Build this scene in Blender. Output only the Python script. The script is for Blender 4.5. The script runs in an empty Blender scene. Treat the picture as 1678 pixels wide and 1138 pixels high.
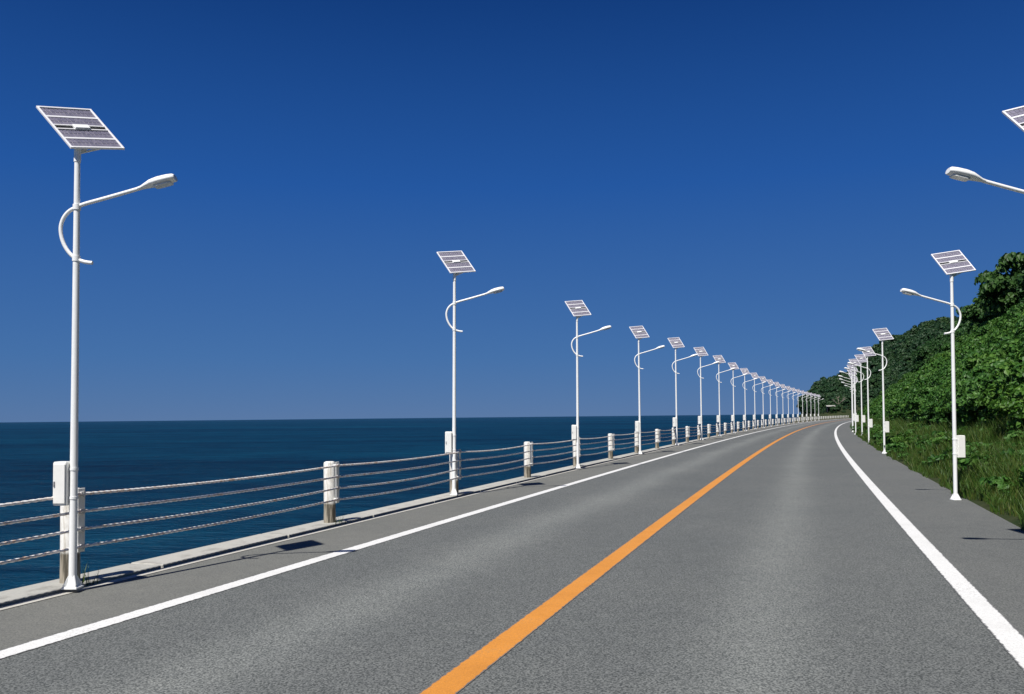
import bpy, bmesh, math, random
import numpy as np
from mathutils import Vector, Matrix, Euler

random.seed(7); rng = np.random.default_rng(7)
S = bpy.context.scene
COL = S.collection
PI = math.pi

# ---------------------------------------------------------------- camera
W0, H0 = 1678.0, 1138.0
F = 1400.0                       # focal length in photo pixels
EYE = 1.6
PITCH = math.radians(1.3)
ROLL = math.radians(0.6)
PPX, PPY = 839.0, 683.5 - F * math.tan(PITCH)
cam_d = bpy.data.cameras.new('camera')
cam = bpy.data.objects.new('camera', cam_d); COL.objects.link(cam)
cam_d.sensor_fit = 'HORIZONTAL'; cam_d.sensor_width = 36.0
cam_d.lens = 36.0 * F / W0
cam_d.shift_y = (PPY - H0 / 2) / W0
cam_d.clip_start = 0.05; cam_d.clip_end = 60000
cam.location = (0, 0, EYE)
CR = (Matrix.Rotation(PI / 2 + PITCH, 3, 'X') @ Matrix.Rotation(-ROLL, 3, 'Z'))
cam.rotation_euler = CR.to_euler()
S.camera = cam

def unproject(px, py, z=0.0):
    """point at height z that the photo shows at pixel (px,py)"""
    d = CR @ Vector(((px - PPX) / F, -(py - PPY) / F, -1.0))
    t = (z - EYE) / d.z
    return Vector((d.x * t, d.y * t, z))

# ---------------------------------------------------------------- light
SUN_EL = math.radians(56)
SUN_HEAD = math.radians(29)      # shadows run this way (clockwise from +Y)
ld = Vector((math.sin(SUN_HEAD) * math.cos(SUN_EL), math.cos(SUN_HEAD) * math.cos(SUN_EL), -math.sin(SUN_EL)))
sun_d = bpy.data.lights.new('sun', 'SUN'); sun = bpy.data.objects.new('sun', sun_d); COL.objects.link(sun)
sun_d.energy = 5.0; sun_d.angle = math.radians(0.53); sun_d.color = (1.0, 0.96, 0.9)
sun.rotation_euler = ld.to_track_quat('-Z', 'Y').to_euler()
sun.location = (-10, -30, 40)

wd = bpy.data.worlds.new('World'); S.world = wd; wd.use_nodes = True
nt = wd.node_tree; nt.nodes.clear()
sky = nt.nodes.new('ShaderNodeTexSky'); sky.sky_type = 'NISHITA'; sky.sun_disc = False
sky.sun_elevation = SUN_EL; sky.sun_rotation = math.radians(209)
sky.altitude = 2500; sky.air_density = 1.0; sky.dust_density = 0.0; sky.ozone_density = 6.0
# clear polarised deep-blue sky: the Nishita sky pulled toward a blue that pales only a little at the horizon
tc = nt.nodes.new('ShaderNodeTexCoord'); sx = nt.nodes.new('ShaderNodeSeparateXYZ'); nt.links.new(tc.outputs['Generated'], sx.inputs[0])
rp = nt.nodes.new('ShaderNodeValToRGB'); el = rp.color_ramp.elements
for i, (p_, c_) in enumerate([(0.0, (.066, .15, .335)), (0.07, (.044, .137, .35)), (0.26, (.0125, .084, .325)), (0.44, (.0034, .04, .19)), (1.0, (.002, .022, .12))]):
    k = el[i] if i < 2 else el.new(p_)
    k.position = p_; k.color = (*c_, 1)
nt.links.new(sx.outputs[2], rp.inputs[0])
vm_ = nt.nodes.new('ShaderNodeVectorMath'); vm_.operation = 'SCALE'; vm_.inputs['Scale'].default_value = 8.9; nt.links.new(rp.outputs[0], vm_.inputs[0])
mx_ = nt.nodes.new('ShaderNodeMix'); mx_.data_type = 'RGBA'; mx_.inputs[0].default_value = 0.96
nt.links.new(sky.outputs[0], mx_.inputs[6]); nt.links.new(vm_.outputs[0], mx_.inputs[7])
bg = nt.nodes.new('ShaderNodeBackground'); bg.inputs['Strength'].default_value = 0.1
wo = nt.nodes.new('ShaderNodeOutputWorld')
nt.links.new(mx_.outputs[2], bg.inputs['Color']); nt.links.new(bg.outputs[0], wo.inputs['Surface'])
S.view_settings.view_transform = 'Standard'; S.view_settings.look = 'None'
S.view_settings.exposure = 0.25; S.view_settings.gamma = 1.0
S.view_settings.use_curve_mapping = False
S.render.engine = 'CYCLES'

# ---------------------------------------------------------------- material helpers
class NM:
    def __init__(self, name):
        self.m = bpy.data.materials.new(name); self.m.use_nodes = True
        self.t = self.m.node_tree; self.b = self.t.nodes['Principled BSDF']
    def n(self, typ, **kw):
        o = self.t.nodes.new(typ)
        for k, v in kw.items():
            if k in o.inputs: o.inputs[k].default_value = v
            else: setattr(o, k, v)
        return o
    def l(self, a, b): self.t.links.new(a, b)
    def coord(self, kind='Object', scale=None):
        c = self.n('ShaderNodeTexCoord').outputs[kind]
        if scale:
            mp = self.n('ShaderNodeMapping'); mp.inputs['Scale'].default_value = scale
            self.l(c, mp.inputs['Vector']); c = mp.outputs[0]
        return c
    def noise(self, vec, scale, detail=3, rough=0.55):
        o = self.n('ShaderNodeTexNoise'); o.inputs['Scale'].default_value = scale
        o.inputs['Detail'].default_value = detail; o.inputs['Roughness'].default_value = rough
        self.l(vec, o.inputs['Vector']); return o.outputs['Fac']
    def ramp(self, fac, stops):
        o = self.n('ShaderNodeValToRGB'); e = o.color_ramp.elements
        while len(e) > 1: e.remove(e[-1])
        e[0].position = stops[0][0]; e[0].color = (*stops[0][1], 1)
        for p, c in stops[1:]:
            k = e.new(p); k.color = (*c, 1)
        self.l(fac, o.inputs['Fac']); return o.outputs['Color']
    def mix(self, fac, a, b, mode='MIX'):
        o = self.n('ShaderNodeMix', data_type='RGBA', blend_type=mode)
        for s, v in ((o.inputs['Factor'], fac), (o.inputs['A'], a), (o.inputs['B'], b)):
            pass
        ins = [i for i in o.inputs if i.enabled] if False else None
        f, A, B = o.inputs[0], o.inputs[6], o.inputs[7]
        for s, v in ((f, fac), (A, a), (B, b)):
            if isinstance(v, (int, float)): s.default_value = v
            elif isinstance(v, tuple): s.default_value = (*v, 1)
            else: self.l(v, s)
        return o.outputs[2]
    def math(self, op, a, b=0.0, c=0.0):
        o = self.n('ShaderNodeMath', operation=op)
        for i, v in enumerate((a, b, c)):
            if isinstance(v, (int, float)): o.inputs[i].default_value = v
            else: self.l(v, o.inputs[i])
        return o.outputs[0]
    def bump(self, h, strength=0.3, dist=0.01):
        o = self.n('ShaderNodeBump'); o.inputs['Strength'].default_value = strength; o.inputs['Distance'].default_value = dist
        self.l(h, o.inputs['Height']); self.l(o.outputs[0], self.b.inputs['Normal'])
    def base(self, c):
        if isinstance(c, tuple): self.b.inputs['Base Color'].default_value = (*c, 1)
        else: self.l(c, self.b.inputs['Base Color'])
    def set(self, **kw):
        for k, v in kw.items(): self.b.inputs[k.replace('_', ' ')].default_value = v
        return self

M = {}
LEFT_LINE, CENTRE, RIGHT_LINE = -5.24, -2.02, 1.37     # metres across the road from the camera
def asphalt(name, dark, light, sheen_and_drips=True, grain=1.0):
    m = NM(name); c = m.coord('Object')
    fine = m.noise(c, 64, 2, 0.75); big = m.noise(c, 0.35, 4, 0.6); mid = m.noise(c, 4, 4, 0.6)
    vo = m.n('ShaderNodeTexVoronoi'); vo.inputs['Scale'].default_value = 90; m.l(c, vo.inputs['Vector'])
    g = m.math('ADD', m.math('MULTIPLY', fine, 0.75), m.math('MULTIPLY', m.math('MULTIPLY', vo.outputs['Color'], 1.0), 0.28))
    col = m.ramp(g, [(0.515 - .13 / grain, dark), (0.515 + .13 / grain, light)])
    col = m.mix(0.55, col, m.ramp(big, [(0.3, (0.82, 0.83, 0.84)), (0.7, (1.12, 1.1, 1.08))]), 'MULTIPLY')
    col = m.mix(0.45, col, m.ramp(mid, [(0.3, (0.85, 0.85, 0.86)), (0.7, (1.12, 1.12, 1.1))]), 'MULTIPLY')
    if sheen_and_drips:   # broad sheen put into the colour, paler along each lane centre; darker wheel paths (UV x = metres across the road)
        uv = m.n('ShaderNodeUVMap').outputs[0]; sx = m.n('ShaderNodeSeparateXYZ'); m.l(uv, sx.inputs[0]); lat = sx.outputs[0]
        wob = m.math('MULTIPLY', m.math('SUBTRACT', m.noise(c, 0.12, 2), 0.5), 0.8)
        lat = m.math('ADD', lat, wob)
        def band(cx, w):
            d = m.math('DIVIDE', m.math('SUBTRACT', lat, cx), w)
            return m.math('POWER', 2.718, m.math('MULTIPLY', m.math('MULTIPLY', d, d), -1.0))
        b = m.math('ADD', band(-0.3, 0.4), band(-3.65, 0.45))
        fac = m.math('MULTIPLY', b, 0.8)
        col = m.mix(fac, col, m.mix(1.0, col, (1.5, 1.49, 1.46), 'MULTIPLY'))
        # sealed crack lines and oil drips
        dr = m.noise(c, 9, 3); dm = m.math('MULTIPLY', m.math('GREATER_THAN', dr, 0.72), 0.25)
        col = m.mix(dm, col, (0.06, 0.06, 0.06))
    m.base(col); m.set(Roughness=0.85); m.b.inputs['Specular IOR Level'].default_value = 0.3
    m.bump(g, 0.5 * grain, 0.006)
    return m.m
M['asphalt'] = asphalt('asphalt', (0.047, 0.053, 0.052), (0.178, 0.187, 0.182), True, 1.2)
M['shoulder'] = asphalt('shoulder_asphalt', (0.1, 0.104, 0.096), (0.185, 0.187, 0.172), False, 0.9)
M['shoulder_grey'] = asphalt('shoulder_asphalt_grey', (0.07, 0.075, 0.073), (0.165, 0.171, 0.164), False, 1.0)

def paint(name, col, wear, worn, centre, half):
    m = NM(name); c = m.coord('Object')
    w = m.noise(c, 42, 5, 0.75); w2 = m.noise(c, 1.6, 4, 0.65); w3 = m.noise(c, 120, 2, 0.6)
    uv = m.n('ShaderNodeUVMap').outputs[0]; sx = m.n('ShaderNodeSeparateXYZ'); m.l(uv, sx.inputs[0])
    d = m.math('ABSOLUTE', m.math('SUBTRACT', sx.outputs[0], centre))            # ragged paint edge
    d = m.math('SUBTRACT', m.math('ADD', d, m.math('MULTIPLY', m.math('SUBTRACT', m.noise(c, 14, 5, 0.75), 0.5), 0.055)), half - 0.016)
    edge = m.ramp(m.math('MULTIPLY', d, 100.0), [(0.0, (0, 0, 0)), (1.0, (1, 1, 1))])
    t = m.math('ADD', m.math('MULTIPLY', w, 0.6), m.math('MULTIPLY', w2, 0.4))
    f = m.math('MULTIPLY', m.ramp(t, [(wear, (0, 0, 0)), (wear + .1, (1, 1, 1))]), 0.8)
    c2 = m.mix(0.8, col, m.ramp(w2, [(0.3, (0.8, 0.8, 0.79)), (0.7, (1.05, 1.05, 1.05))]), 'MULTIPLY')
    c2 = m.mix(0.7, c2, m.ramp(w3, [(0.35, (0.72, 0.72, 0.72)), (0.6, (1.05, 1.05, 1.05))]), 'MULTIPLY')
    c3 = m.mix(f, c2, worn)
    m.base(m.mix(edge, c3, (0.12, 0.122, 0.12))); m.set(Roughness=0.65); m.bump(w3, 0.4, 0.004)
    return m.m
M['white_paint'] = paint('white_road_paint', (0.78, 0.78, 0.76), 0.535, (0.4, 0.4, 0.38), LEFT_LINE, 0.1)
M['white_paint_right'] = paint('white_road_paint_right', (0.78, 0.78, 0.76), 0.535, (0.4, 0.4, 0.38), RIGHT_LINE, 0.1)
M['yellow_paint'] = paint('amber_road_paint', (0.66, 0.265, 0.035), 0.53, (0.4, 0.2, 0.06), CENTRE, 0.108)

def concrete(name, a, b, stain=(0.12, 0.11, 0.09), amt=0.5):
    m = NM(name); c = m.coord('Object')
    n1 = m.noise(c, 3, 5, 0.65); n2 = m.noise(c, 35, 4, 0.7)
    col = m.mix(m.math('MULTIPLY', n2, 0.8), a, b)
    st = m.ramp(n1, [(0.52, (0, 0, 0)), (0.75, (1, 1, 1))])
    col = m.mix(m.math('MULTIPLY', st, amt), col, stain)
    oi = m.n('ShaderNodeObjectInfo').outputs['Random']
    col = m.mix(0.5, col, m.ramp(oi, [(0, (0.82, 0.83, 0.82)), (1, (1.1, 1.08, 1.05))]), 'MULTIPLY')
    m.base(col); m.set(Roughness=0.9); m.bump(n2, 0.35, 0.008)
    return m.m
M['kerb'] = concrete('kerb_concrete', (0.3, 0.3, 0.275), (0.52, 0.51, 0.47), amt=0.75)
M['gutter'] = concrete('gutter_concrete', (0.4, 0.39, 0.35), (0.58, 0.56, 0.5), amt=0.35)
M['wall'] = concrete('sea_wall_concrete', (0.2, 0.2, 0.18), (0.32, 0.31, 0.28))

def post_mat():   # white paint on the upper post, bare weathered concrete below, with dark run stains
    m = NM('painted_post'); c = m.coord('Object'); sp = m.n('ShaderNodeSeparateXYZ'); m.l(c, sp.inputs[0]); z = sp.outputs[2]
    n1 = m.noise(c, 9, 5, 0.65); n2 = m.noise(m.coord('Object', (30, 30, 2.5)), 1.0, 4, 0.6)
    edge = m.math('ADD', z, m.math('MULTIPLY', m.math('SUBTRACT', n1, 0.5), 0.1))
    up = m.ramp(edge, [(0.27, (0, 0, 0)), (0.31, (1, 1, 1))])
    white = m.mix(m.math('MULTIPLY', m.ramp(n1, [(0.5, (0, 0, 0)), (0.7, (1, 1, 1))]), 0.45), (0.8, 0.79, 0.75), (0.45, 0.42, 0.36))
    bare = m.mix(m.ramp(n2, [(0.42, (0, 0, 0)), (0.58, (1, 1, 1))]), (0.36, 0.32, 0.25), (0.08, 0.07, 0.05))
    run = m.math('MULTIPLY', m.ramp(n2, [(0.52, (0, 0, 0)), (0.62, (1, 1, 1))]), 0.6)
    m.base(m.mix(up, bare, m.mix(run, white, (0.4, 0.36, 0.28))))
    m.set(Roughness=0.75); m.bump(n1, 0.3, 0.006)
    return m.m
M['post'] = post_mat()

def painted(name, col, rough=0.35, dirt=0.25, metal=0.0):
    m = NM(name); c = m.coord('Object'); n = m.noise(c, 6, 5, 0.65); oi = m.n('ShaderNodeObjectInfo').outputs['Random']
    d = m.math('MULTIPLY', m.ramp(n, [(0.5, (0, 0, 0)), (0.75, (1, 1, 1))]), dirt)
    cc = m.mix(d, col, tuple(x * 0.6 for x in col))
    m.base(cc); m.set(Roughness=rough, Metallic=metal); m.bump(n, 0.05, 0.002)
    return m.m
M['lamp_white'] = painted('white_lamp_enamel', (0.87, 0.88, 0.87), 0.35, 0.18)
M['box_white'] = painted('white_box_enamel', (0.85, 0.85, 0.81), 0.45, 0.2)
M['frame'] = painted('panel_frame_silver', (0.78, 0.78, 0.8), 0.4, 0.1)
M['galv'] = painted('galvanised_steel', (0.5, 0.5, 0.5), 0.5, 0.4, 0.4)
M['dark'] = painted('dark_slot', (0.012, 0.012, 0.014), 0.6, 0.1)
M['bracket_white'] = painted('white_bracket', (0.78, 0.78, 0.75), 0.5, 0.4)
M['lens'] = painted('lamp_lens', (0.75, 0.76, 0.74), 0.15, 0.1)
M['back'] = painted('panel_back_sheet', (0.75, 0.75, 0.78), 0.5, 0.1)
def cell_mat():
    m = NM('solar_cell'); c = m.coord('Object'); v = m.n('ShaderNodeTexVoronoi'); v.inputs['Scale'].default_value = 60; m.l(c, v.inputs['Vector'])
    r = m.n('ShaderNodeNewGeometry').outputs['Random Per Island']
    col = m.mix(v.outputs['Distance'], (0.15, 0.145, 0.195), (0.23, 0.22, 0.28))
    m.base(m.mix(0.6, col, m.ramp(r, [(0, (0.75, 0.75, 0.8)), (1, (1.2, 1.15, 1.15))]), 'MULTIPLY'))
    m.set(Roughness=0.3); m.b.inputs['Coat Weight'].default_value = 0.4
    return m.m
M['cell'] = cell_mat()
def cable_mat():
    m = NM('wire_rope'); c = m.coord('Object'); n = m.noise(c, 14, 4, 0.7)
    m.base(m.mix(m.ramp(n, [(0.48, (0, 0, 0)), (0.62, (1, 1, 1))]), (0.85, 0.82, 0.8), (0.6, 0.42, 0.32)))
    m.set(Roughness=0.55); return m.m
M['cable'] = cable_mat()

def sea_mat():
    m = NM('sea_water'); c = m.coord('Object')
    mp = m.n('ShaderNodeMapping'); mp.inputs['Rotation'].default_value = (0, 0, 0.5); mp.inputs['Scale'].default_value = (0.6, 1.5, 1); m.l(c, mp.inputs['Vector']); v = mp.outputs[0]
    n1 = m.noise(v, 0.9, 5, 0.62); n2 = m.noise(v, 0.12, 4, 0.6); n3 = m.noise(m.coord('Object', (.0025, .012, 1)), 1.0, 5, 0.6); n4 = m.noise(v, 4.5, 3, 0.6)
    h = m.math('ADD', m.math('ADD', m.math('MULTIPLY', n1, 0.35), n2), m.math('MULTIPLY', n4, 0.06))
    tone = m.math('ADD', m.math('MULTIPLY', n3, 0.45), m.math('ADD', m.math('MULTIPLY', n2, 0.3), m.math('MULTIPLY', n1, 0.25)))  # ripple noise also puts the ripples' light and dark into the base colour
    m.base(m.ramp(tone, [(0.4, (0.0007, 0.012, 0.034)), (0.5, (0.001, 0.026, 0.06)), (0.6, (0.002, 0.044, 0.088))]))
    m.set(Roughness=0.6); m.b.inputs['Specular IOR Level'].default_value = 0.0
    m.bump(h, 1.0, 2.2)
    gl = m.n('ShaderNodeBsdfGlossy'); gl.inputs['Roughness'].default_value = 0.25; gl.inputs['Color'].default_value = (0.75, 0.95, 1, 1)
    bn = next(n for n in m.t.nodes if n.type == 'BUMP'); m.l(bn.outputs[0], gl.inputs['Normal'])
    fr = m.n('ShaderNodeFresnel'); fr.inputs['IOR'].default_value = 1.33; m.l(bn.outputs[0], fr.inputs['Normal'])
    mx = m.n('ShaderNodeMixShader'); m.l(m.math('MULTIPLY', fr.outputs[0], 0.3), mx.inputs[0])
    m.l(m.b.outputs[0], mx.inputs[1]); m.l(gl.outputs[0], mx.inputs[2]); m.l(mx.outputs[0], m.t.nodes['Material Output'].inputs['Surface'])
    return m.m
M['sea'] = sea_mat()

def soil_mat(name, a, b, sc=1.2):
    m = NM(name); c = m.coord('Object'); n = m.noise(c, sc, 6, 0.65); n2 = m.noise(c, 12, 4, 0.7)
    m.base(m.mix(m.ramp(n, [(0.35, (0, 0, 0)), (0.65, (1, 1, 1))]), a, b)); m.set(Roughness=1.0); m.bump(n2, 0.6, 0.05)
    m.b.inputs['Specular IOR Level'].default_value = 0.1
    return m.m
M['soil'] = soil_mat('hill_soil', (0.02, 0.035, 0.012), (0.045, 0.05, 0.022))
M['verge_soil'] = soil_mat('verge_soil', (0.035, 0.05, 0.018), (0.075, 0.06, 0.035))

def leaf_mat(name, cols, transl=0.3, rough=0.5):
    m = NM(name); g = m.n('ShaderNodeNewGeometry').outputs['Random Per Island']; oi = m.n('ShaderNodeObjectInfo').outputs['Random']
    col = m.ramp(g, [(i / (len(cols) - 1), c) for i, c in enumerate(cols)])
    col = m.mix(0.8, col, m.ramp(oi, [(0, (0.7, 0.8, 0.75)), (0.5, (1, 1, 1)), (1, (1.3, 1.15, 0.85))]), 'MULTIPLY')
    m.base(col); m.set(Roughness=rough); m.b.inputs['Specular IOR Level'].default_value = 0.3
    tr = m.n('ShaderNodeBsdfTranslucent'); m.l(col, tr.inputs['Color'])
    mx = m.n('ShaderNodeMixShader'); mx.inputs[0].default_value = transl
    out = m.t.nodes['Material Output']; m.l(m.b.outputs[0], mx.inputs[1]); m.l(tr.outputs[0], mx.inputs[2]); m.l(mx.outputs[0], out.inputs['Surface'])
    return m.m
M['leaf'] = leaf_mat('broad_leaf', [(0.03, 0.095, 0.015), (0.046, 0.135, 0.022), (0.068, 0.17, 0.028), (0.095, 0.205, 0.04)])
M['leaf_dark'] = leaf_mat('tree_leaf', [(0.026, 0.075, 0.021), (0.038, 0.1, 0.026), (0.056, 0.13, 0.032)])
M['leaf_far'] = leaf_mat('far_tree_leaf', [(0.016, 0.05, 0.022), (0.026, 0.07, 0.028), (0.042, 0.095, 0.035)])
M['grass'] = leaf_mat('verge_grass', [(0.03, 0.08, 0.013), (0.045, 0.105, 0.016), (0.062, 0.12, 0.02), (0.095, 0.11, 0.03)])
M['bark'] = soil_mat('bark', (0.06, 0.045, 0.03), (0.13, 0.1, 0.075), 8)
M['bare_bark'] = soil_mat('bare_bark', (0.2, 0.17, 0.14), (0.36, 0.32, 0.27), 5)

# ---------------------------------------------------------------- object helpers
def link(name, me, mat=None, parent=None, loc=None, rot=None):
    o = bpy.data.objects.new(name, me); COL.objects.link(o)
    if mat is not None and me is not None and not me.materials: me.materials.append(mat)
    if parent is not None: o.parent = parent
    if loc is not None: o.location = loc
    if rot is not None: o.rotation_euler = rot
    return o
def tag(o, label=None, cat=None, group=None, kind=None):
    if label: o['label'] = label
    if cat: o['category'] = cat
    if group: o['group'] = group
    if kind: o['kind'] = kind
    return o
def mesh_np(name, V, Fc, uv=None, smooth=False):
    me = bpy.data.meshes.new(name); me.from_pydata([tuple(v) for v in V], [], [tuple(f) for f in Fc])
    if smooth: me.polygons.foreach_set('use_smooth', [True] * len(me.polygons))
    if uv is not None:
        l = me.uv_layers.new(name='UVMap'); idx = np.empty(len(me.loops), dtype=np.int64); me.loops.foreach_get('vertex_index', idx)
        l.data.foreach_set('uv', np.asarray(uv, dtype=np.float32)[idx].ravel())
    me.update(); return me
def bm_mesh(name, bm, smooth_angle=None):
    bmesh.ops.recalc_face_normals(bm, faces=bm.faces)
    me = bpy.data.meshes.new(name); bm.to_mesh(me); bm.free()
    if smooth_angle is not None:
        me.polygons.foreach_set('use_smooth', [True] * len(me.polygons)); me.set_sharp_from_angle(angle=math.radians(smooth_angle))
    me.update(); return me
def add_box(bm, c, s, mat=None, bevel=0.0, seg=1):
    r = bmesh.ops.create_cube(bm, size=1.0); vs = r['verts']
    bmesh.ops.scale(bm, vec=s, verts=vs)
    if bevel: 
        es = list({e for v in vs for e in v.link_edges})
        rb = bmesh.ops.bevel(bm, geom=es, offset=bevel, segments=seg, affect='EDGES'); vs = list({v for f in rb['faces'] for v in f.verts} | {v for v in vs if v.is_valid})
    if mat: bmesh.ops.transform(bm, matrix=mat, verts=vs)
    bmesh.ops.translate(bm, vec=c, verts=vs); return vs
def add_loft(bm, rings, cap=True):
    """rings: list of lists of points (same count)"""
    R = [[bm.verts.new(p) for p in r] for r in rings]; n = len(R[0])
    for a, b in zip(R[:-1], R[1:]):
        for i in range(n): bm.faces.new((a[i], a[(i + 1) % n], b[(i + 1) % n], b[i]))
    if cap:
        bm.faces.new(list(reversed(R[0]))); bm.faces.new(R[-1])
def circle(r, z, n=14, ry=None): return [(r * math.cos(2 * PI * i / n), (ry or r) * math.sin(2 * PI * i / n), z) for i in range(n)]
def add_tube(bm, pts, rad, n=10):
    pts = [Vector(p) for p in pts]; rings = []
    rads = rad if isinstance(rad, (list, tuple)) else [rad] * len(pts)
    prev = None
    for i, p in enumerate(pts):
        t = (pts[min(i + 1, len(pts) - 1)] - pts[max(i - 1, 0)]).normalized()
        if prev is None:
            a = t.orthogonal().normalized()
        else:
            a = (prev - t * prev.dot(t)).normalized()
        prev = a; b = t.cross(a)
        rings.append([p + (a * math.cos(2 * PI * k / n) + b * math.sin(2 * PI * k / n)) * rads[i] for k in range(n)])
    add_loft(bm, rings)

# ---------------------------------------------------------------- the road's path
TH = math.atan(471.0 / F)        # heading of the road beside the camera, right of +Y
RAD = 2030.0                     # gentle right-hand bend
def path(s, lat=0.0, z=0.0):
    a = TH + s / RAD
    # exact arc from s=0, camera at lat 0
    x = RAD * (math.cos(TH) - math.cos(a)); y = RAD * (math.sin(a) - math.sin(TH))
    return Vector((x + lat * math.cos(a), y - lat * math.sin(a), z))
def heading(s): return TH + s / RAD
def to_sl(p):
    s = p.x * math.sin(TH) + p.y * math.cos(TH)
    for _ in range(4):
        a = heading(s); q = p - path(s); s += q.x * math.sin(a) + q.y * math.cos(a)
    a = heading(s); q = p - path(s)
    return s, q.x * math.cos(a) - q.y * math.sin(a)

GUT0, GUT1, KERB0, KERB1 = -6.46, -6.57, -6.61, -7.06
EDGE = 2.8
S0, S1 = -14.0, 420.0
def steps(a, b):
    out = [a]
    while out[-1] < b: out.append(out[-1] + (2.0 if out[-1] < 120 else 4.0))
    return out
def strip(name, l0, l1, z, mat, nlat=1, a=S0, b=S1, edge_noise=None, kind='structure', parent=None):
    V, Fc, UV = [], [], []; ss = steps(a, b)
    for s in ss:
        for j in range(nlat + 1):
            l = l0 + (l1 - l0) * j / nlat
            if edge_noise and j == nlat: l += edge_noise(s)
            p = path(s, l, z); V.append(p); UV.append((l, s))
    m = nlat + 1
    for i in range(len(ss) - 1):
        for j in range(nlat): Fc.append((i * m + j, i * m + j + 1, (i + 1) * m + j + 1, (i + 1) * m + j))
    o = link(name, mesh_np(name, V, Fc, UV), mat, parent)
    if kind: o['kind'] = kind
    return o
road = strip('road', LEFT_LINE - 0.08, RIGHT_LINE + 0.08, 0.0, M['asphalt'], 8)
strip('left_shoulder', GUT0, LEFT_LINE - 0.08, 0.0, M['shoulder'], 2)
strip('right_shoulder', RIGHT_LINE + 0.08, EDGE + 0.25, 0.0, M['shoulder_grey'], 2, edge_noise=lambda s: 0.10 * math.sin(s * 0.9) + 0.07 * math.sin(s * 2.3 + 1))
strip('edge_line', LEFT_LINE - 0.1, LEFT_LINE + 0.1, 0.004, M['white_paint'], kind=None, parent=road)
strip('edge_line', RIGHT_LINE - 0.1, RIGHT_LINE + 0.1, 0.004, M['white_paint_right'], kind=None, parent=road)
strip('centre_line', CENTRE - 0.108, CENTRE + 0.108, 0.004, M['yellow_paint'], kind=None, parent=road)
strip('gutter', GUT1, GUT0, 0.006, M['gutter'])

# sea wall that carries the kerb
V, Fc = [], []; ss = steps(S0, S1)
for s in ss:
    for (l, z) in ((KERB0 + 0.06, -0.03), (KERB1 + 0.03, -0.03), (KERB1 - 0.5, -9.0)): V.append(path(s, l, z))
for i in range(len(ss) - 1):
    for j in range(2): Fc.append((i * 3 + j, i * 3 + j + 1, i * 3 + 4 + j, i * 3 + 3 + j))
o = link('sea_wall', mesh_np('sea_wall', V, Fc), M['wall']); o['kind'] = 'structure'

# kerb: a row of concrete kerb stones
KZ = 0.035
kerb = link('kerb', None); kerb['kind'] = 'structure'
bm = bmesh.new(); add_box(bm, (0, 0, KZ - 0.15), (KERB0 - KERB1, 2.385, 0.3), bevel=0.012)
kst = bm_mesh('kerb_stone', bm); kst.materials.append(M['kerb'])
k = 0; s = S0 + 1.2
while s < 300:
    p = path(s, (KERB0 + KERB1) / 2)
    q = link('kerb_stone', kst, None, kerb, p, (random.uniform(-.002, .002), random.uniform(-.006, .006), -heading(s)))
    q.location.z += random.uniform(-0.005, 0.004)
    s += 2.4
# sea
V = [(-30000, -6000, -6), (30000, -6000, -6), (30000, 40000, -6), (-30000, 40000, -6)]
o = link('sea', mesh_np('sea', V, [(0, 1, 2, 3)]), M['sea']); o['kind'] = 'structure'

# ---------------------------------------------------------------- hillside
def vnoise(x, y, seed=0):
    """cheap smooth value noise, arrays"""
    xi = np.floor(x).astype(np.int64); yi = np.floor(y).astype(np.int64); fx = x - xi; fy = y - yi
    def h(a, b):
        n = (a * 374761393 + b * 668265263 + seed * 1442695041) & 0xffffffff
        n = ((n ^ (n >> 13)) * 1274126177) & 0xffffffff
        return ((n ^ (n >> 16)) & 0xffff) / 65535.0
    u = fx * fx * (3 - 2 * fx); v = fy * fy * (3 - 2 * fy)
    return (h(xi, yi) * (1 - u) + h(xi + 1, yi) * u) * (1 - v) + (h(xi, yi + 1) * (1 - u) + h(xi + 1, yi + 1) * u) * v
def fbm(x, y, seed=0, o=4):
    t = 0; a = 0.5
    for i in range(o): t = t + a * (vnoise(x * 2 ** i, y * 2 ** i, seed + i) - 0.5); a *= 0.5
    return t
PL = np.array([2.55, 2.85, 3.6, 4.6, 5.4, 7.0, 10.0, 12.0, 16, 22.0, 35.0, 60.0, 130.0])
PH = np.array([-0.12, 0.02, 0.26, 0.52, 0.9, 2.0, 4.3, 5.8, 8.5, 12.2, 18.0, 27.0, 35.0])
def hill_h(s, l):
    z = np.interp(l, PL, PH)
    w = np.clip((l - 4.5) / 6, 0, 1)
    z = z + w * (fbm(s / 9.0, l / 7.0, 3) * 3.0 + fbm(s / 30.0, l / 22.0, 11) * np.clip(l / 2.2, 0, 9))
    z = z + np.clip((l - 2.9) / 1.5, 0, 1) * fbm(s / 1.7, l / 1.3, 21, 3) * 0.22
    # the bank is lower far along the bend
    z = np.where(s > 150, z * (1 - 0.35 * np.clip((s - 150) / 120, 0, 1)), z)
    return z
gs = np.concatenate([np.arange(-14, 60, 0.7), np.arange(60, 150, 1.6), np.arange(150, 331, 3.5)])
gl = np.concatenate([np.arange(2.55, 7, 0.3), np.arange(7, 25, 0.9), np.arange(25, 131, 5.5)])
SS, LL = np.meshgrid(gs, gl, indexing='ij'); ZZ = hill_h(SS, LL)
A = TH + SS / RAD
XX = RAD * (math.cos(TH) - np.cos(A)) + LL * np.cos(A); YY = RAD * (np.sin(A) - math.sin(TH)) - LL * np.sin(A)
n, m = SS.shape; idx = np.arange(n * m).reshape(n, m)
Fq = np.stack([idx[:-1, :-1], idx[:-1, 1:], idx[1:, 1:], idx[1:, :-1]], -1).reshape(-1, 4)
me = bpy.data.meshes.new('hillside'); me.from_pydata(np.stack([XX, YY, ZZ], -1).reshape(-1, 3).tolist(), [], Fq.tolist())
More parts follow.
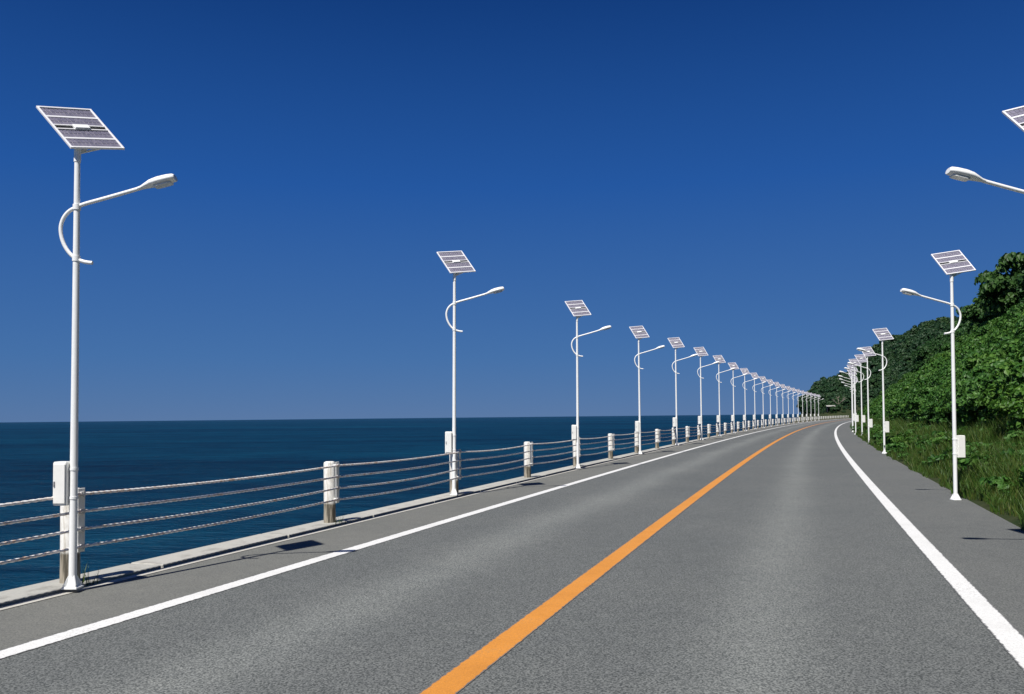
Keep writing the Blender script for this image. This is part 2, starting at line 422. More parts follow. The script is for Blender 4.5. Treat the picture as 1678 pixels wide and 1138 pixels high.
me.polygons.foreach_set('use_smooth', [True] * len(me.polygons))
hill = link('hillside', me, M['soil']); hill['kind'] = 'structure'

# far headland that crosses behind the bend
RX = np.array([100, 165, 176, 184, 193, 205, 214, 223, 231, 244, 262, 276, 320, 420, 600])
RH = np.array([-9, -8, -2, 5, 10, 15, 21, 28, 36, 43, 47, 50, 55, 58, 58])
def head_h(x, y):
    coast = np.interp(y, [290, 330, 400, 520, 700, 900], [104, 115, 137, 174, 242, 322])
    xe = 177 + (x - coast) * np.interp(y, [290, 400, 520, 900], [1.25, 1.1, 1.0, 0.9])
    r = np.interp(xe, RX, RH)
    t = np.clip((y - 296) / (520 - 296), 0, 1); t = t ** 0.8
    z = np.where(r > 0, r * (0.06 + 0.94 * t), r)
    z = z + np.clip(r / 10, 0, 1) * (fbm(x / 45, y / 45, 31) * 16 * t + fbm(x / 14, y / 14, 37) * 4)
    z = z + 1.2 * np.clip((r + 2) / 4, 0, 1)
    k = np.clip((y - 284) / 10, 0, 1); z = z * k - 9 * (1 - k)
    return z
hx = np.arange(98, 460, 5.0); hy = np.concatenate([np.arange(282, 300, 2.0), np.arange(300, 700, 6.0)])
HX, HY = np.meshgrid(hx, hy, indexing='ij'); HZ = head_h(HX, HY)
n, m = HX.shape; idx = np.arange(n * m).reshape(n, m)
Fq = np.stack([idx[:-1, :-1], idx[1:, :-1], idx[1:, 1:], idx[:-1, 1:]], -1).reshape(-1, 4)
me = bpy.data.meshes.new('headland'); me.from_pydata(np.stack([HX, HY, HZ], -1).reshape(-1, 3).tolist(), [], Fq.tolist())
me.polygons.foreach_set('use_smooth', [True] * len(me.polygons))
o = link('headland', me, M['soil']); o['kind'] = 'structure'

# ---------------------------------------------------------------- foliage meshes
def leaf_cloud(name, pts, nrm, size, mat, seed, jitter=0.7, aspect=1.35, four=True):
    """many small folded leaves at pts, facing roughly nrm"""
    r = np.random.default_rng(seed); N = len(pts)
    d = nrm + r.normal(0, jitter, (N, 3)); d /= np.linalg.norm(d, axis=1)[:, None]
    a = np.cross(d, r.normal(0, 1, (N, 3))); a /= np.linalg.norm(a, axis=1)[:, None]; a[:, 2] -= 0.4; a /= np.linalg.norm(a, axis=1)[:, None]
    b = np.cross(d, a); b /= np.linalg.norm(b, axis=1)[:, None]
    sz = size * r.uniform(0.6, 1.35, (N, 1))
    A_ = a * sz * aspect * 0.5; B_ = b * sz * 0.5; D = d * sz
    if four:  # base, left, tip, right around a raised fold: 2 quads -> pointed broad leaf
        P = np.stack([pts - A_, pts - A_ * 0.25 + B_ + D * 0.12, pts + A_ * 0.45 + B_ * 0.75 + D * 0.08, pts + A_ * 1.15 - D * 0.1,
                      pts + A_ * 0.45 - B_ * 0.75 + D * 0.08, pts - A_ * 0.25 - B_ + D * 0.12], 1).reshape(-1, 3)
        i = np.arange(N)[:, None] * 6
        Fc = np.concatenate([i + np.array([[0, 1, 2, 3]]), i + np.array([[0, 3, 4, 5]])], 0)
    else:
        P = np.stack([pts - A_, pts + B_ + D * 0.1, pts + A_, pts - B_ + D * 0.1], 1).reshape(-1, 3)
        i = np.arange(N)[:, None] * 4; Fc = i + np.array([[0, 1, 2, 3]])
    me = bpy.data.meshes.new(name); me.from_pydata(P.tolist(), [], Fc.tolist()); me.materials.append(mat); me.update()
    return me
def clump_points(seed, nclump, nleaf, rx, ry, rz, cr, zc):
    r = np.random.default_rng(seed); P, Nn = [], []
    for _ in range(nclump):
        while True:
            q = r.uniform(-1, 1, 3)
            if 0.25 < np.dot(q, q) < 1: break
        c = q * np.array([rx, ry, rz]) * 0.8; c[2] += zc
        k = int(nleaf * r.uniform(0.6, 1.4)); e = r.normal(0, 1, (k, 3)); e /= np.linalg.norm(e, axis=1)[:, None]
        rad = cr * r.uniform(0.75, 1.25); e[:, 2] = np.abs(e[:, 2]) * 0.9 - 0.25
        P.append(c + e * rad * r.uniform(0.55, 1.05, (k, 1)) * np.array([1.15, 1.15, 0.8])); Nn.append(e + np.array([0, 0, 0.5]) + q * 0.4)
    P = np.concatenate(P); Nn = np.concatenate(Nn); keep = P[:, 2] > 0.0
    return P[keep], Nn[keep]
def lib(name, me):
    o = bpy.data.objects.new(name, me); return o
shrub_m, tree_m, far_m = [], [], []
for i in range(5):
    P, Nn = clump_points(100 + i, 38, 85, 1.0, 1.0, 0.8, 0.3, 0.7)
    shrub_m.append(leaf_cloud('foliage', P, Nn, 0.09, M['leaf'], 200 + i))
for i in range(4):
    P, Nn = clump_points(300 + i, 70, 95, 1.9, 1.9, 1.5, 0.55, 1.9)
    tree_m.append(leaf_cloud('foliage', P, Nn, 0.155, M['leaf_dark'], 400 + i))
for i in range(4):
    P, Nn = clump_points(500 + i, 40, 26, 3.2, 3.2, 3.4, 1.15, 4.0)
    far_m.append(leaf_cloud('foliage', P, Nn, 0.75, M['leaf_far'], 600 + i, four=False))

def scatter(name, pts, rot, scl, pick, meshes, label, cat):
    c = bpy.data.collections.new(name + '_source')
    for i, me in enumerate(meshes): c.objects.link(bpy.data.objects.new('%s_source_%d' % (name, i), me))
    me = bpy.data.meshes.new(name); me.from_pydata(pts.tolist(), [], [])
    for nm, typ, arr in (('rot', 'FLOAT_VECTOR', rot), ('scl', 'FLOAT_VECTOR', scl)):
        at = me.attributes.new(nm, typ, 'POINT'); at.data.foreach_set('vector', arr.astype(np.float32).ravel())
    at = me.attributes.new('pick', 'INT', 'POINT'); at.data.foreach_set('value', pick.astype(np.int32))
    o = link(name, me); tag(o, label, cat, kind='stuff')
    g = bpy.data.node_groups.new(name, 'GeometryNodeTree')
    g.interface.new_socket('Geometry', in_out='INPUT', socket_type='NodeSocketGeometry'); g.interface.new_socket('Geometry', in_out='OUTPUT', socket_type='NodeSocketGeometry')
    gi = g.nodes.new('NodeGroupInput'); go = g.nodes.new('NodeGroupOutput'); ip = g.nodes.new('GeometryNodeInstanceOnPoints')
    ci = g.nodes.new('GeometryNodeCollectionInfo'); ci.inputs['Collection'].default_value = c; ci.inputs['Separate Children'].default_value = True; ci.inputs['Reset Children'].default_value = True
    def na(nm, dt):
        q = g.nodes.new('GeometryNodeInputNamedAttribute'); q.data_type = dt; q.inputs['Name'].default_value = nm; return next(x for x in q.outputs if x.enabled and x.name == 'Attribute')
    L = g.links.new
    L(gi.outputs[0], ip.inputs['Points']); L(ci.outputs[0], ip.inputs['Instance']); ip.inputs['Pick Instance'].default_value = True
    L(na('pick', 'INT'), ip.inputs['Instance Index']); L(na('rot', 'FLOAT_VECTOR'), ip.inputs['Rotation']); L(na('scl', 'FLOAT_VECTOR'), ip.inputs['Scale'])
    L(ip.outputs[0], go.inputs[0])
    md = o.modifiers.new('scatter', 'NODES'); md.node_group = g
    return o
def sl_xyz(s, l, z):
    a = TH + s / RAD
    return np.stack([RAD * (math.cos(TH) - np.cos(a)) + l * np.cos(a), RAD * (np.sin(a) - math.sin(TH)) - l * np.sin(a), z], -1)
def jgrid(a, b, c, d, st, r):
    x, y = np.meshgrid(np.arange(a, b, st), np.arange(c, d, st), indexing='ij'); x = x.ravel() + r.uniform(-.5, .5, x.size) * st; y = y.ravel() + r.uniform(-.5, .5, y.size) * st
    return x, y
def cover(name, areas, meshes, label, cat, seed, smin, smax, zoff=-0.1):
    r = np.random.default_rng(seed); s, l = [], []
    for a in areas:
        x, y = jgrid(*a, r); s.append(x); l.append(y)
    s = np.concatenate(s); l = np.concatenate(l); N = len(s)
    pts = sl_xyz(s, l, hill_h(s, l) + zoff)
    sc = r.uniform(smin, smax, N); scl = np.stack([sc, sc, sc * r.uniform(0.75, 1.25, N)], -1)
    rot = np.stack([r.normal(0, .15, N), r.normal(0, .15, N), r.uniform(0, 6.28, N)], -1)
    return scatter(name, pts, rot, scl, r.integers(0, len(meshes), N), meshes, label, cat)
cover('bank_shrubs', [(-6, 70, 6.4, 17, 0.75), (70, 170, 5.6, 17, 1.0), (170, 325, 4.6, 15, 1.8)], shrub_m,
      'dense broad-leaved green shrubs covering the bank right of the road', 'shrubs', 51, 0.7, 1.35)
cover('hillside_trees', [(0, 330, 15.5, 40, 2.2), (20, 330, 40, 90, 4.2)], tree_m,
      'dark green wood covering the steep upper hillside', 'trees', 52, 0.75, 1.5, -0.5)
# far wood on the headland
r = np.random.default_rng(61); x, y = jgrid(100, 455, 292, 695, 4.4, r); z = head_h(x, y)
k = z > 1.5; x, y, z = x[k], y[k], z[k]; N = len(x)
sc = r.uniform(0.55, 1.25, N) * np.interp(y, [292, 300, 340, 400], [0.22, 0.35, 0.6, 1.0]); scl = np.stack([sc, sc, sc * r.uniform(.8, 1.3, N)], -1)
rot = np.stack([r.normal(0, .1, N), r.normal(0, .1, N), r.uniform(0, 6.28, N)], -1)
scatter('headland_wood', np.stack([x, y, z - 0.8], -1), rot, scl, r.integers(0, 4, N), far_m,
        'far dark green wood covering the headland beyond the bend', 'trees')

# individual shrubs along the foot of the bank (the nearest, told apart in the picture)
r = np.random.default_rng(71)
spots = []
s = 7.0
while s < 62:
    spots.append((s, 5.5 + r.uniform(-.25, .45))); s += r.uniform(1.15, 1.7)
def shrub_stem():
    bm = bmesh.new(); rr = random.Random(3)
    for k in range(5):
        a = rr.uniform(0, 6.28); q = Vector((math.cos(a), math.sin(a), 0))
        add_tube(bm, [q * .04 + Vector((0, 0, -.25)), q * .15 + Vector((0, 0, .35)), q * .4 + Vector((0, 0, .95))], [.025, .018, .008], 5)
    return bm_mesh('stem', bm, 60)
stem_me = shrub_stem(); stem_me.materials.append(M['bark'])
for i, (s, l) in enumerate(spots):
    z = float(hill_h(np.array([s]), np.array([l]))[0]); p = path(s, l, z)
    e = link('shrub', None, loc=p, rot=(0, 0, r.uniform(0, 6.28))); sc = r.uniform(0.7, 1.2); e.scale = (sc, sc, sc * r.uniform(.85, 1.2))
    tag(e, 'broad-leaved green shrub at the foot of the bank behind the grass verge', 'shrub', 'shrubs along the foot of the bank')
    link('crown', shrub_m[i % 5], parent=e, loc=(0, 0, -0.05)); link('stem', stem_me, parent=e)

# grass on the verge: individual blades, one mass
def grass(name, s, l, hgt, wid, lean, label, seed, base=None, zf=None):
    r = np.random.default_rng(seed); N = len(s)
    z = (hill_h(s, l) if zf is None else zf) - 0.03
    p = sl_xyz(s, l, z); az = r.uniform(0, 6.28, N); d = np.stack([np.cos(az), np.sin(az), np.zeros(N)], -1)
    az2 = r.uniform(0, 6.28, N); w = np.stack([np.cos(az2), np.sin(az2), np.zeros(N)], -1) * (wid * r.uniform(.6, 1.4, N))[:, None]
    h = (hgt * r.uniform(.45, 1.3, N))[:, None]; up = np.array([[0, 0, 1.0]]); ln = (lean * r.uniform(.2, 1.2, N))[:, None]
    m1 = p + up * h * .55 + d * h * ln * .3; t = p + up * h + d * h * ln
    P = np.stack([p - w, p + w, m1 + w * .7, t, m1 - w * .7], 1).reshape(-1, 3); i = np.arange(N)[:, None] * 5
    Fq = (i + np.array([[0, 1, 2, 4]])).tolist() + (i + np.array([[4, 2, 3]])).tolist()
    me = bpy.data.meshes.new(name); me.from_pydata(P.tolist(), [], Fq); me.materials.append(M['grass']); me.update()
    o = link(name, me); tag(o, label, 'grass', kind='stuff'); return o
r = np.random.default_rng(81); sA, lA, hA = [], [], []
for a, b, dens, wd_ in ((4, 30, 620, 1), (30, 70, 240, 1), (70, 160, 70, 1), (160, 325, 20, 1)):
    N = int((b - a) * 3.2 * dens); q = r.uniform(a, b, N); l = 2.72 + 3.2 * r.uniform(0, 1, N) ** 1.1
    edge = 2.82 + 0.07 * np.sin(q * 0.9) + .06 * np.sin(q * 2.3 + 1) + .18 * fbm(q / 1.1, l * 0, 91)
    k = l > edge; q, l = q[k], l[k]
    cl = 0.5 + 1.4 * np.clip(fbm(q / 1.6, l / 1.1, 95) + 0.35, 0, 1); 
    sA.append(q); lA.append(l); hA.append(np.clip(0.2 + (l - 2.8) * 0.25, .17, .55) * cl * (1 + 0.25 * (dens < 200)))
sA, lA, hA = map(np.concatenate, (sA, lA, hA))
wA = np.interp(sA, [0, 30, 70, 160, 325], [.006, .01, .02, .04, .07])
grass('verge_grass', sA, lA, hA, wA, np.full(len(sA), .55), 'long green and straw-coloured grass on the verge right of the road', 82)
# verge weeds with broader leaves
vm = []
for i in range(3):
    P, Nn = clump_points(700 + i, 6, 22, .22, .22, .2, .12, .2); vm.append(leaf_cloud('foliage', P, Nn, .075, M['leaf'], 710 + i))
r = np.random.default_rng(83); N = 420; s = 5 + 75 * r.uniform(0, 1, N) ** 1.3; l = 2.95 + r.uniform(0, 1, N) ** 0.8 * 2.6
sc = r.uniform(.5, 1.5, N)
scatter('verge_weeds', sl_xyz(s, l, hill_h(s, l)), np.stack([r.normal(0, .15, N), r.normal(0, .15, N), r.uniform(0, 6.28, N)], -1), np.stack([sc, sc, sc], -1), r.integers(0, 3, N), vm,
        'low leafy weeds mixed into the verge grass', 'weeds')

# ---------------------------------------------------------------- guard cable fence
POST_LAT = -6.80; POST_H = 0.92; CABLES = (0.86, 0.69, 0.52, 0.35); BR = 0.135
s_first = to_sl(unproject(108, 953, KZ))[0]; DS = 4.82
fence = link('guard_cable_fence', None, loc=path(s_first, POST_LAT, KZ))
tag(fence, 'white-topped concrete posts strung with four wire ropes along the sea side', 'fence')
FI = Matrix.Translation(-fence.location)
bm = bmesh.new()
r0 = 0.088
add_loft(bm, [circle(r0 * 1.06, -0.05, 16), circle(r0 * 1.04, 0.0, 16), circle(r0, 0.3, 16), circle(r0, POST_H - .035, 16), circle(r0 * .93, POST_H - .012, 16), circle(r0 * .62, POST_H, 16)])
post_me = bm_mesh('post', bm, 40); post_me.materials.append(M['post'])
bm = bmesh.new()     # stand-off bracket on the road side (local +x): plate and four clips
add_box(bm, (BR, 0, 0.605), (0.012, 0.09, 0.62), bevel=0.004)
for zc in (0.86, 0.35): add_box(bm, (r0 + (BR - r0) / 2 - .008, 0, zc), (BR - r0 + .012, 0.05, 0.03), bevel=0.004)
bra_me = bm_mesh('bracket', bm); bra_me.materials.append(M['bracket_white'])
bm = bmesh.new(); add_box(bm, (0, 0, 0), (0.028, 0.055, 0.045), bevel=0.006); add_tube(bm, [(0.012, 0, 0.03), (0.012, 0, -0.03)], 0.008, 6)
clip_me = bm_mesh('cable_clip', bm); clip_me.materials.append(M['galv'])
posts = []
for i in range(-2, 62):
    s = s_first + i * DS
    if s > 300: break
    posts.append(s)
    p = path(s, POST_LAT, KZ) - fence.location
    po = link('post', post_me, None, fence, p, (random.gauss(0, .008), random.gauss(0, .008), -heading(s)))
    b = link('bracket', bra_me, None, po)
    if s < 60:
        for zc in CABLES: link('cable_clip', clip_me, None, po, (BR + .018, 0, zc))
for zc in CABLES:      # each wire rope: twisted three-lobed section, sagging a little between posts
    V, Fc = [], []; ph = random.uniform(0, 6); s = posts[0]; nv = 9; rings = 0; sag = random.uniform(.02, .04)
    jit = [random.uniform(-.012, .012) for _ in range(80)]
    while s < posts[-1]:
        k = (s - posts[0]) / DS; f = k - int(k)
        z = KZ + zc - sag * 4 * f * (1 - f) * (1 + jit[int(k)] * 25)
        p = path(s, POST_LAT + BR + .022, z) - fence.location; a = heading(s); nx, ny = math.cos(a), -math.sin(a)
        rr = 0.0135
        for j in range(nv):
            t = 2 * PI * j / nv; q = rr * (1 + 0.2 * math.cos(3 * (t - ph)))
            V.append((p.x + nx * q * math.cos(t), p.y + ny * q * math.cos(t), p.z + q * math.sin(t)))
        if rings:
            b0 = (rings - 1) * nv
            for j in range(nv): Fc.append((b0 + j, b0 + (j + 1) % nv, b0 + nv + (j + 1) % nv, b0 + nv + j))
        rings += 1
        st = 0.022 if s < 16 else (0.05 if s < 35 else 0.4); ph += st * 26 if s < 35 else 0; s += st
    link('cable', mesh_np('cable', V, Fc, smooth=True), M['cable'], fence)

# weeds in the joint at the foot of the nearest post
r = np.random.default_rng(88); sp, lp, hp = [], [], []
for (ps, npl) in ((posts[2], 46), (posts[3], 26), (posts[4], 14), (posts[6], 10)):
    sp.append(ps + r.normal(-.03, .09, npl)); lp.append(KERB0 + .02 + r.normal(-.03, .035, npl)); hp.append(r.uniform(.05, .2, npl) * (1.2 if ps == posts[2] else .8))
sp, lp, hp = map(np.concatenate, (sp, lp, hp))
grass('joint_weeds', sp, lp, hp, np.full(len(sp), .004), np.full(len(sp), .5), 'thin weeds growing at the feet of the nearest fence posts', 89, zf=np.full(len(sp), 0.03))

# ---------------------------------------------------------------- solar street lamps (unit lamp is 4.6 m to the panel top)
U = 4.6 / 793.0                      # metres per photo pixel of the first lamp
POLE_H = 4.17
def lamp_meshes():
    D = {}
    bm = bmesh.new(); add_loft(bm, [circle(.0355, .05, 16), circle(.0345, 1.2, 16), circle(.03, 3.0, 16), circle(.025, POLE_H, 16)]); D['pole'] = bm_mesh('pole', bm, 40)
    bm = bmesh.new(); add_box(bm, (0, 0, .01), (.145, .145, .02), bevel=.004)
    add_loft(bm, [circle(.055, .018, 16), circle(.045, .05, 16), circle(.037, .11, 16)])
    for k in range(4):
        a = k * PI / 2 + PI / 4; q = Vector((math.cos(a), math.sin(a), 0)); t = Vector((-q.y, q.x, 0)) * .005
        pr = [q * .033 + Vector((0, 0, .018)), q * .088 + Vector((0, 0, .018)), q * .088 + Vector((0, 0, .028)), q * .033 + Vector((0, 0, .13))]
        add_loft(bm, [[v - t for v in pr], [v + t for v in pr]])
    D['base_flange'] = bm_mesh('base_flange', bm, 30)
    bm = bmesh.new(); add_loft(bm, [circle(.008, 0, 6), circle(.008, .01, 6)]); add_loft(bm, [circle(.005, .01, 6), circle(.005, .022, 6)]); D['bolt'] = bm_mesh('bolt', bm)
    # curved arm in the x-z plane, reaching toward +x
    P = [(148, 436), (136, 434.5), (123, 430), (113, 423), (104, 411), (98, 397), (95.5, 382), (97, 370), (102, 359), (110, 350.5), (121, 344.5), (135, 339), (160, 332), (190, 323.5), (226, 313)]
    pts = []
    for i in range(len(P) - 1):
        p0, p1, p2, p3 = [Vector(P[min(max(j, 0), len(P) - 1)]) for j in (i - 1, i, i + 1, i + 2)]
        for k in range(4):
            t = k / 4; pts.append(.5 * ((2 * p1) + (p2 - p0) * t + (2 * p0 - 5 * p1 + 4 * p2 - p3) * t * t + (-p0 + 3 * p1 - 3 * p2 + p3) * t ** 3))
    pts.append(Vector(P[-1]))
    P3 = [((p.x - 121.5) * U, 0, (965 - p.y) * U) for p in pts]
    bm = bmesh.new(); add_tube(bm, P3, .0185, 10); D['arm'] = bm_mesh('arm', bm, 60)
    for zc, nm in ((965 - 429, 'c1'), (965 - 344.5, 'c2')):
        bm = bmesh.new(); add_loft(bm, [circle(.036, zc * U - .025, 14), circle(.036, zc * U + .025, 14)]); D[nm] = bm_mesh('arm_collar', bm, 40)
    # lamp head, lofted along its axis
    ang = math.atan2(16, 60) ; o = Vector(((223 - 121.5) * U, 0, (965 - 314) * U)); ax = Vector((math.cos(ang), 0, math.sin(ang))); up = Vector((-math.sin(ang), 0, math.cos(ang))); sd = Vector((0, 1, 0))
    L = 62 * U; prof = [(-.03, .02, .021, 0), (.06, .023, .027, 0), (.18, .032, .045, .004), (.34, .046, .066, .009), (.55, .053, .076, .01), (.8, .052, .075, .009), (.95, .046, .067, .008), (1.0, .034, .052, .006)]
    rings = []
    for t, rv, rs, off in prof:
        rg = []
        for k in range(18):
            a = 2 * PI * k / 18; cu = math.sin(a); cu = cu if cu > 0 else cu * .62
            rg.append(o + ax * (t * L) + up * (off + rv * cu) + sd * (rs * math.cos(a)))
        rings.append(rg)
    bm = bmesh.new(); add_loft(bm, rings); D['lamp_head'] = bm_mesh('lamp_head', bm, 50)
    bm = bmesh.new()
    rg = []
    for t, rs in ((.42, .04), (.5, .052), (.8, .052), (.88, .04)): rg.append((t, rs))
    ring = [o + ax * (t * L) + up * -.02 + sd * rs for t, rs in rg] + [o + ax * (t * L) + up * -.02 - sd * rs for t, rs in reversed(rg)]
    ring2 = [q - up * .014 for q in ring]; add_loft(bm, [ring, ring2]); D['lens'] = bm_mesh('lens', bm)
    # control box beside the pole (on local -x), with a door and hinges
    x1, zb, zt = -.03, .78, 1.19
    bm = bmesh.new(); add_box(bm, (x1 - .07, 0, (zb + zt) / 2), (.13, .13, zt - zb), bevel=.008, seg=2)
    D['control_box'] = bm_mesh('control_box', bm)
    bm = bmesh.new(); add_box(bm, (x1 - .07, -.071, (zb + zt) / 2), (.108, .012, zt - zb - .04), bevel=.004); D['box_door'] = bm_mesh('box_door', bm)
    bm = bmesh.new(); add_box(bm, (x1 - .115, -.081, (zb + zt) / 2), (.014, .012, .05), bevel=.003); D['latch'] = bm_mesh('latch', bm)
    bm = bmesh.new()
    for zc in (zb + .07, zt - .07): add_loft(bm, [circle(.04, zc - .012, 14), circle(.04, zc + .012, 14)])
    D['box_clamp'] = bm_mesh('box_clamp', bm, 40)
    # solar panel in its own frame: x along the width, y up the slope, z the face normal
    w, h = .56, .62; t = .022
    bm = bmesh.new(); e = .02
    for sx in (-1, 1): add_box(bm, (sx * (w / 2 - e / 2), 0, 0), (e, h, t), bevel=.002)
    for sy in (-1, 1): add_box(bm, (0, sy * (h / 2 - e / 2), 0.0005), (w - 2 * e, e, t), bevel=.002)
    D['frame'] = bm_mesh('frame', bm)
    D['rows'] = []
    gap = .07; rh = (h - 2 * e - gap - 2 * .022) / 4
    ys = [gap / 2 + rh / 2, gap / 2 + rh * 1.5 + .022]; ys = [-ys[1], -ys[0], ys[0], ys[1]]
    bm = bmesh.new(); nc = 12; cw = (w - 2 * e) / nc
    for k in range(nc): 
        for q in (-1, 1): add_box(bm, (-(w - 2 * e) / 2 + cw * (k + .5), q * rh / 4, 0.001), (cw - .006, rh / 2 - .005, .004))
    D['cell_row'] = bm_mesh('cell_row', bm); D['ys'] = ys
    bm = bmesh.new()
    for sy in (-1, 1): add_box(bm, (0, sy * (gap / 4 + h / 4 - e / 2 + .0), -.006), (w - 2 * e - .002, h / 2 - gap / 2 - e - .001, .006))
    D['back_sheet'] = bm_mesh('back_sheet', bm)
    bm = bmesh.new()
    for sy in (-1, 1): add_box(bm, (0, sy * (gap / 2 + rh + .011), .003), (w - 2 * e - .001, .021, .008)); 
    for sy in (-1, 1): add_box(bm, (0, sy * (gap / 2 - .006), .004), (w - 2 * e - .001, .012, .016))
    D['rail'] = bm_mesh('rail', bm)
    bm = bmesh.new(); add_box(bm, (0, 0, -.004), (w - 2 * e - .002, gap - .026, .008)); D['slot'] = bm_mesh('slot', bm)
    bm = bmesh.new(); add_box(bm, (0, 0, .012), (.16, gap - .012, .03), bevel=.005); D['junction_box'] = bm_mesh('junction_box', bm)
    # bracket from the pole top up to the back of the panel
    return D
D = lamp_meshes()
MATS = dict(pole='lamp_white', base_flange='lamp_white', bolt='galv', arm='lamp_white', c1='lamp_white', c2='lamp_white', lamp_head='lamp_white', lens='lens', control_box='box_white', box_door='box_white', latch='galv', box_clamp='lamp_white', frame='frame', cell_row='cell', back_sheet='back', rail='frame', slot='dark', junction_box='lamp_white')
for k, v in MATS.items(): D[k].materials.append(M[v])
# panel attitude, as seen in the photo: vectors of the width and of the downward slope (x right, y away, z up)
def attitude(wz):
    wv = Vector((88, 50, wz)); vv = Vector((47, -60, -82)); ex = wv.normalized(); ey = -(vv - ex * vv.dot(ex)).normalized(); ez = ex.cross(ey)
    return ex, ey, ez
ex, ey, ez = attitude(15)
PC = Vector((.03, .2, (965 - 203) * U))
bm = bmesh.new()
c0 = Vector((0, 0, POLE_H - .02)); add_loft(bm, [circle(.031, POLE_H - .14, 12), circle(.031, POLE_H - .01, 12)])
nb = PC - ez * .03
add_tube(bm, [c0 - Vector((0, 0, .05)), nb - ey * .22], .016, 8)
for q in (ex * .1 - ey * .25, -ex * .1 - ey * .25, ex * .1, -ex * .1): add_tube(bm, [c0 - Vector((0, 0, .04)), nb + q], .0095, 6)
add_tube(bm, [nb - ex * .11 - ey * .25, nb + ex * .11 - ey * .25], .012, 6); add_tube(bm, [nb - ex * .11, nb + ex * .11], .012, 6)
D['panel_bracket'] = bm_mesh('panel_bracket', bm, 50); D['panel_bracket'].materials.append(M['lamp_white'])

def build_lamp(side, loc, H, lean, pyaw, label, group):
    e = link('solar_street_lamp', None, loc=loc); tag(e, label, 'street lamp', group)
    e.scale = (H / 4.6,) * 3; e.rotation_euler = (0, lean, 0)
    mir = 0.0 if side < 0 else PI           # the arm of a right-hand lamp points the other way
    link('pole', D['pole'], parent=e); bf = link('base_flange', D['base_flange'], parent=e)
    for a in (-1, 1):
        for b in (-1, 1): link('bolt', D['bolt'], parent=bf, loc=(a * .058, b * .058, .0195))
    ar = link('arm', D['arm'], parent=e, rot=(0, 0, mir)); link('arm_collar', D['c1'], parent=ar); link('arm_collar', D['c2'], parent=ar)
    hd = link('lamp_head', D['lamp_head'], parent=e, rot=(0, 0, mir)); link('lens', D['lens'], parent=hd)
    cb = link('control_box', D['control_box'], parent=e, rot=(0, 0, mir)); link('latch', D['latch'], parent=cb); link('box_clamp', D['box_clamp'], parent=cb)
    dr = link('box_door', D['box_door'], parent=cb)
    Z = Matrix.Rotation(pyaw, 4, 'Z')
    sp = link('solar_panel', None, parent=e); ax, ay, az = attitude(min(26, 5 + 62 * 2.9 / math.hypot(loc.x, loc.y)))     # each panel is set a little differently on its head
    sp.matrix_local = Z @ Matrix.Translation(PC) @ Matrix((ax, ay, az)).transposed().to_4x4()
    for nm in ('frame', 'back_sheet', 'rail', 'slot', 'junction_box'): link(nm, D[nm], parent=sp)
    for y in D['ys']: link('cell_row', D['cell_row'], parent=sp, loc=(0, y, 0))
    link('panel_bracket', D['panel_bracket'], parent=e, rot=(0, 0, pyaw))
    return e
ORD = 'nearest second third fourth fifth sixth seventh eighth ninth tenth eleventh twelfth thirteenth fourteenth fifteenth sixteenth seventeenth eighteenth nineteenth twentieth twenty-first twenty-second twenty-third'.split()
GL = 'solar street lamps along the sea fence'; GR = 'solar street lamps along the hill side'
HL = [4.6, 4.96, 5.05, 5.2, 5.6, 5.8] + [5.9] * 20
base_px = {0: (119, 965), 1: (744, 812), 2: (947, 768), 3: (1049, 744.5)}
LEAN = {0: .01, 1: .011, 2: .006}
for i in range(22):
    if i in base_px: p = unproject(*base_px[i], KZ - .005)
    else: p = path(posts[2] - .2 + i * 2 * DS, -6.60, KZ - .005)
    p.z = KZ - .002
    y = -math.atan2(p.x, p.y)
    lb = 'white solar street lamp closest to the camera beside the sea fence' if i == 0 else 'white solar street lamp, %s from the camera in the row along the sea fence' % ORD[i]
    build_lamp(-1, p, HL[i], LEAN.get(i, 0), y, lb, GL)
HRR = [(1728, 939, 4.76, 0), (1566, 820, 4.55, .004), (1449.5, 744, 4.9, 0), (1424, 728, 5.0, 0), (1413, 717, 5.4, 0), (1402.5, 712.5, 5.65, 0), (1398, 708.5, 5.7, 0), (1397, 705, 5.8, 0), (1398, 702, 5.8, 0), (1401, 699, 5.8, 0)]
for i, (px, py, H, ln) in enumerate(HRR):
    p = unproject(px, py, 0.0); s_, l_ = to_sl(p)
    p.z = max(0.0, float(hill_h(np.array([s_]), np.array([l_]))[0])) + .004 if l_ > 2.7 else .002
    y = -math.atan2(p.x, p.y)
    lb = 'white solar street lamp cut off by the right edge of the picture' if i == 0 else 'white solar street lamp, %s from the camera in the row beside the grass verge' % ORD[i]
    build_lamp(1, p, H, ln, y, lb, GR)

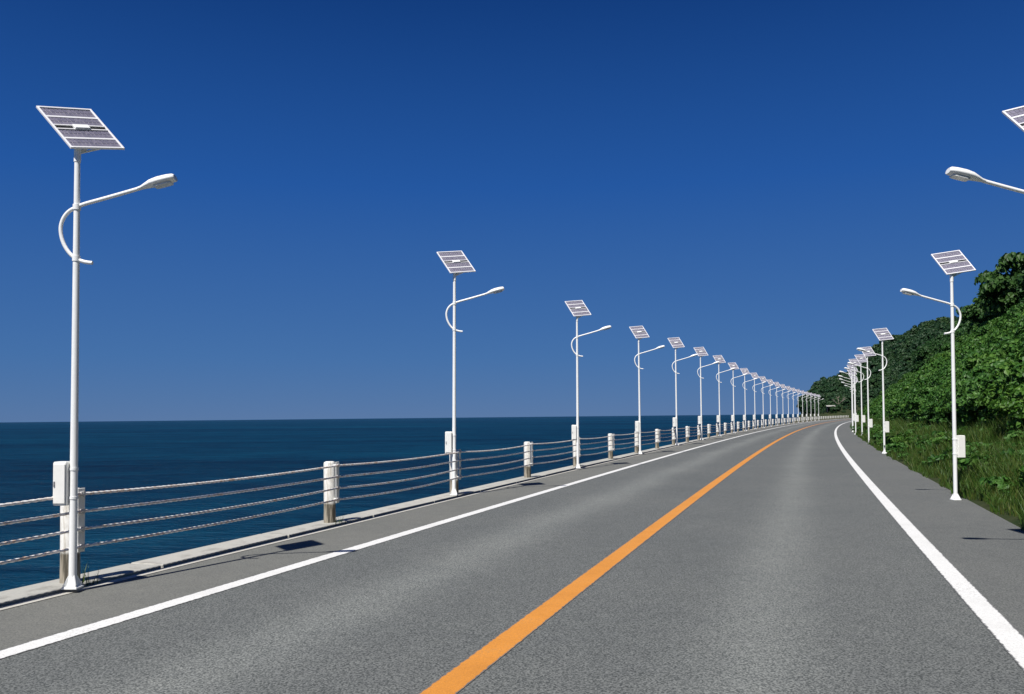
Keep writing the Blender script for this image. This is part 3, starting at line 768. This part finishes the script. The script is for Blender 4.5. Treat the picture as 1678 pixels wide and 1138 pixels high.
# ---------------------------------------------------------------- small far things by the bend
def bare_tree(loc, h):
    rr = random.Random(5); bm = bmesh.new(); bb = bmesh.new()
    def grow(b, p, d, L, r, lvl):
        q = p + d * L; add_tube(b, [p, p + d * L * .5 + Vector((rr.gauss(0, .03), rr.gauss(0, .03), 0)) * L, q], [r, r * .8, r * .6], 5)
        if lvl == 0: return
        for _ in range(3):
            nd = (d + Vector((rr.gauss(0, .5), rr.gauss(0, .5), rr.uniform(0, .35)))).normalized(); grow(bb, q - d * L * rr.uniform(0, .3), nd, L * rr.uniform(.55, .8), r * .55, lvl - 1)
    grow(bm, Vector((0, 0, -.3)), Vector((.05, 0, 1)).normalized(), h * .4, h * .022, 0)
    for _ in range(4):
        nd = Vector((rr.gauss(0, .45), rr.gauss(0, .45), 1)).normalized(); grow(bb, Vector((.02 * h, 0, h * .36)), nd, h * .25, h * .014, 3)
    e = link('bare_tree', None, loc=loc); tag(e, 'leafless grey tree standing beyond the bend of the road', 'tree')
    link('trunk', bm_mesh('trunk', bm, 60), M['bare_bark'], e); link('branches', bm_mesh('branches', bb, 60), M['bare_bark'], e)
p = unproject(1376, 679.6, 0); s_ = to_sl(path(262, 0))[0]
hz_x, hz_y = 1374, 306.0
tx = (1374 - 839) / 1400 * 308; bare_tree(Vector((tx, 308, float(head_h(np.array([tx]), np.array([308.0]))[0]))), 6.4)
hx_ = (1361 - 839) / 1400 * 304
hz_ = float(head_h(np.array([hx_]), np.array([304.0]))[0])
e = link('roadside_shelter', None, loc=(hx_, 304, hz_ - .1), rot=(0, 0, -.25)); tag(e, 'small open-fronted shelter with pale roof below the far wood', 'shelter')
bm = bmesh.new(); add_box(bm, (-1.2, 0, 1.05), (.15, 2, 2.1)); add_box(bm, (1.2, 0, 1.05), (.15, 2, 2.1)); add_box(bm, (0, .95, 1.05), (2.25, .12, 2.1)); link('wall', bm_mesh('wall', bm), M['dark'], e)
bm = bmesh.new(); add_box(bm, (0, -.1, 2.2), (3, 2.6, .22), Matrix.Rotation(.12, 4, 'X'), bevel=.03); link('roof', bm_mesh('roof', bm), M['kerb'], e)
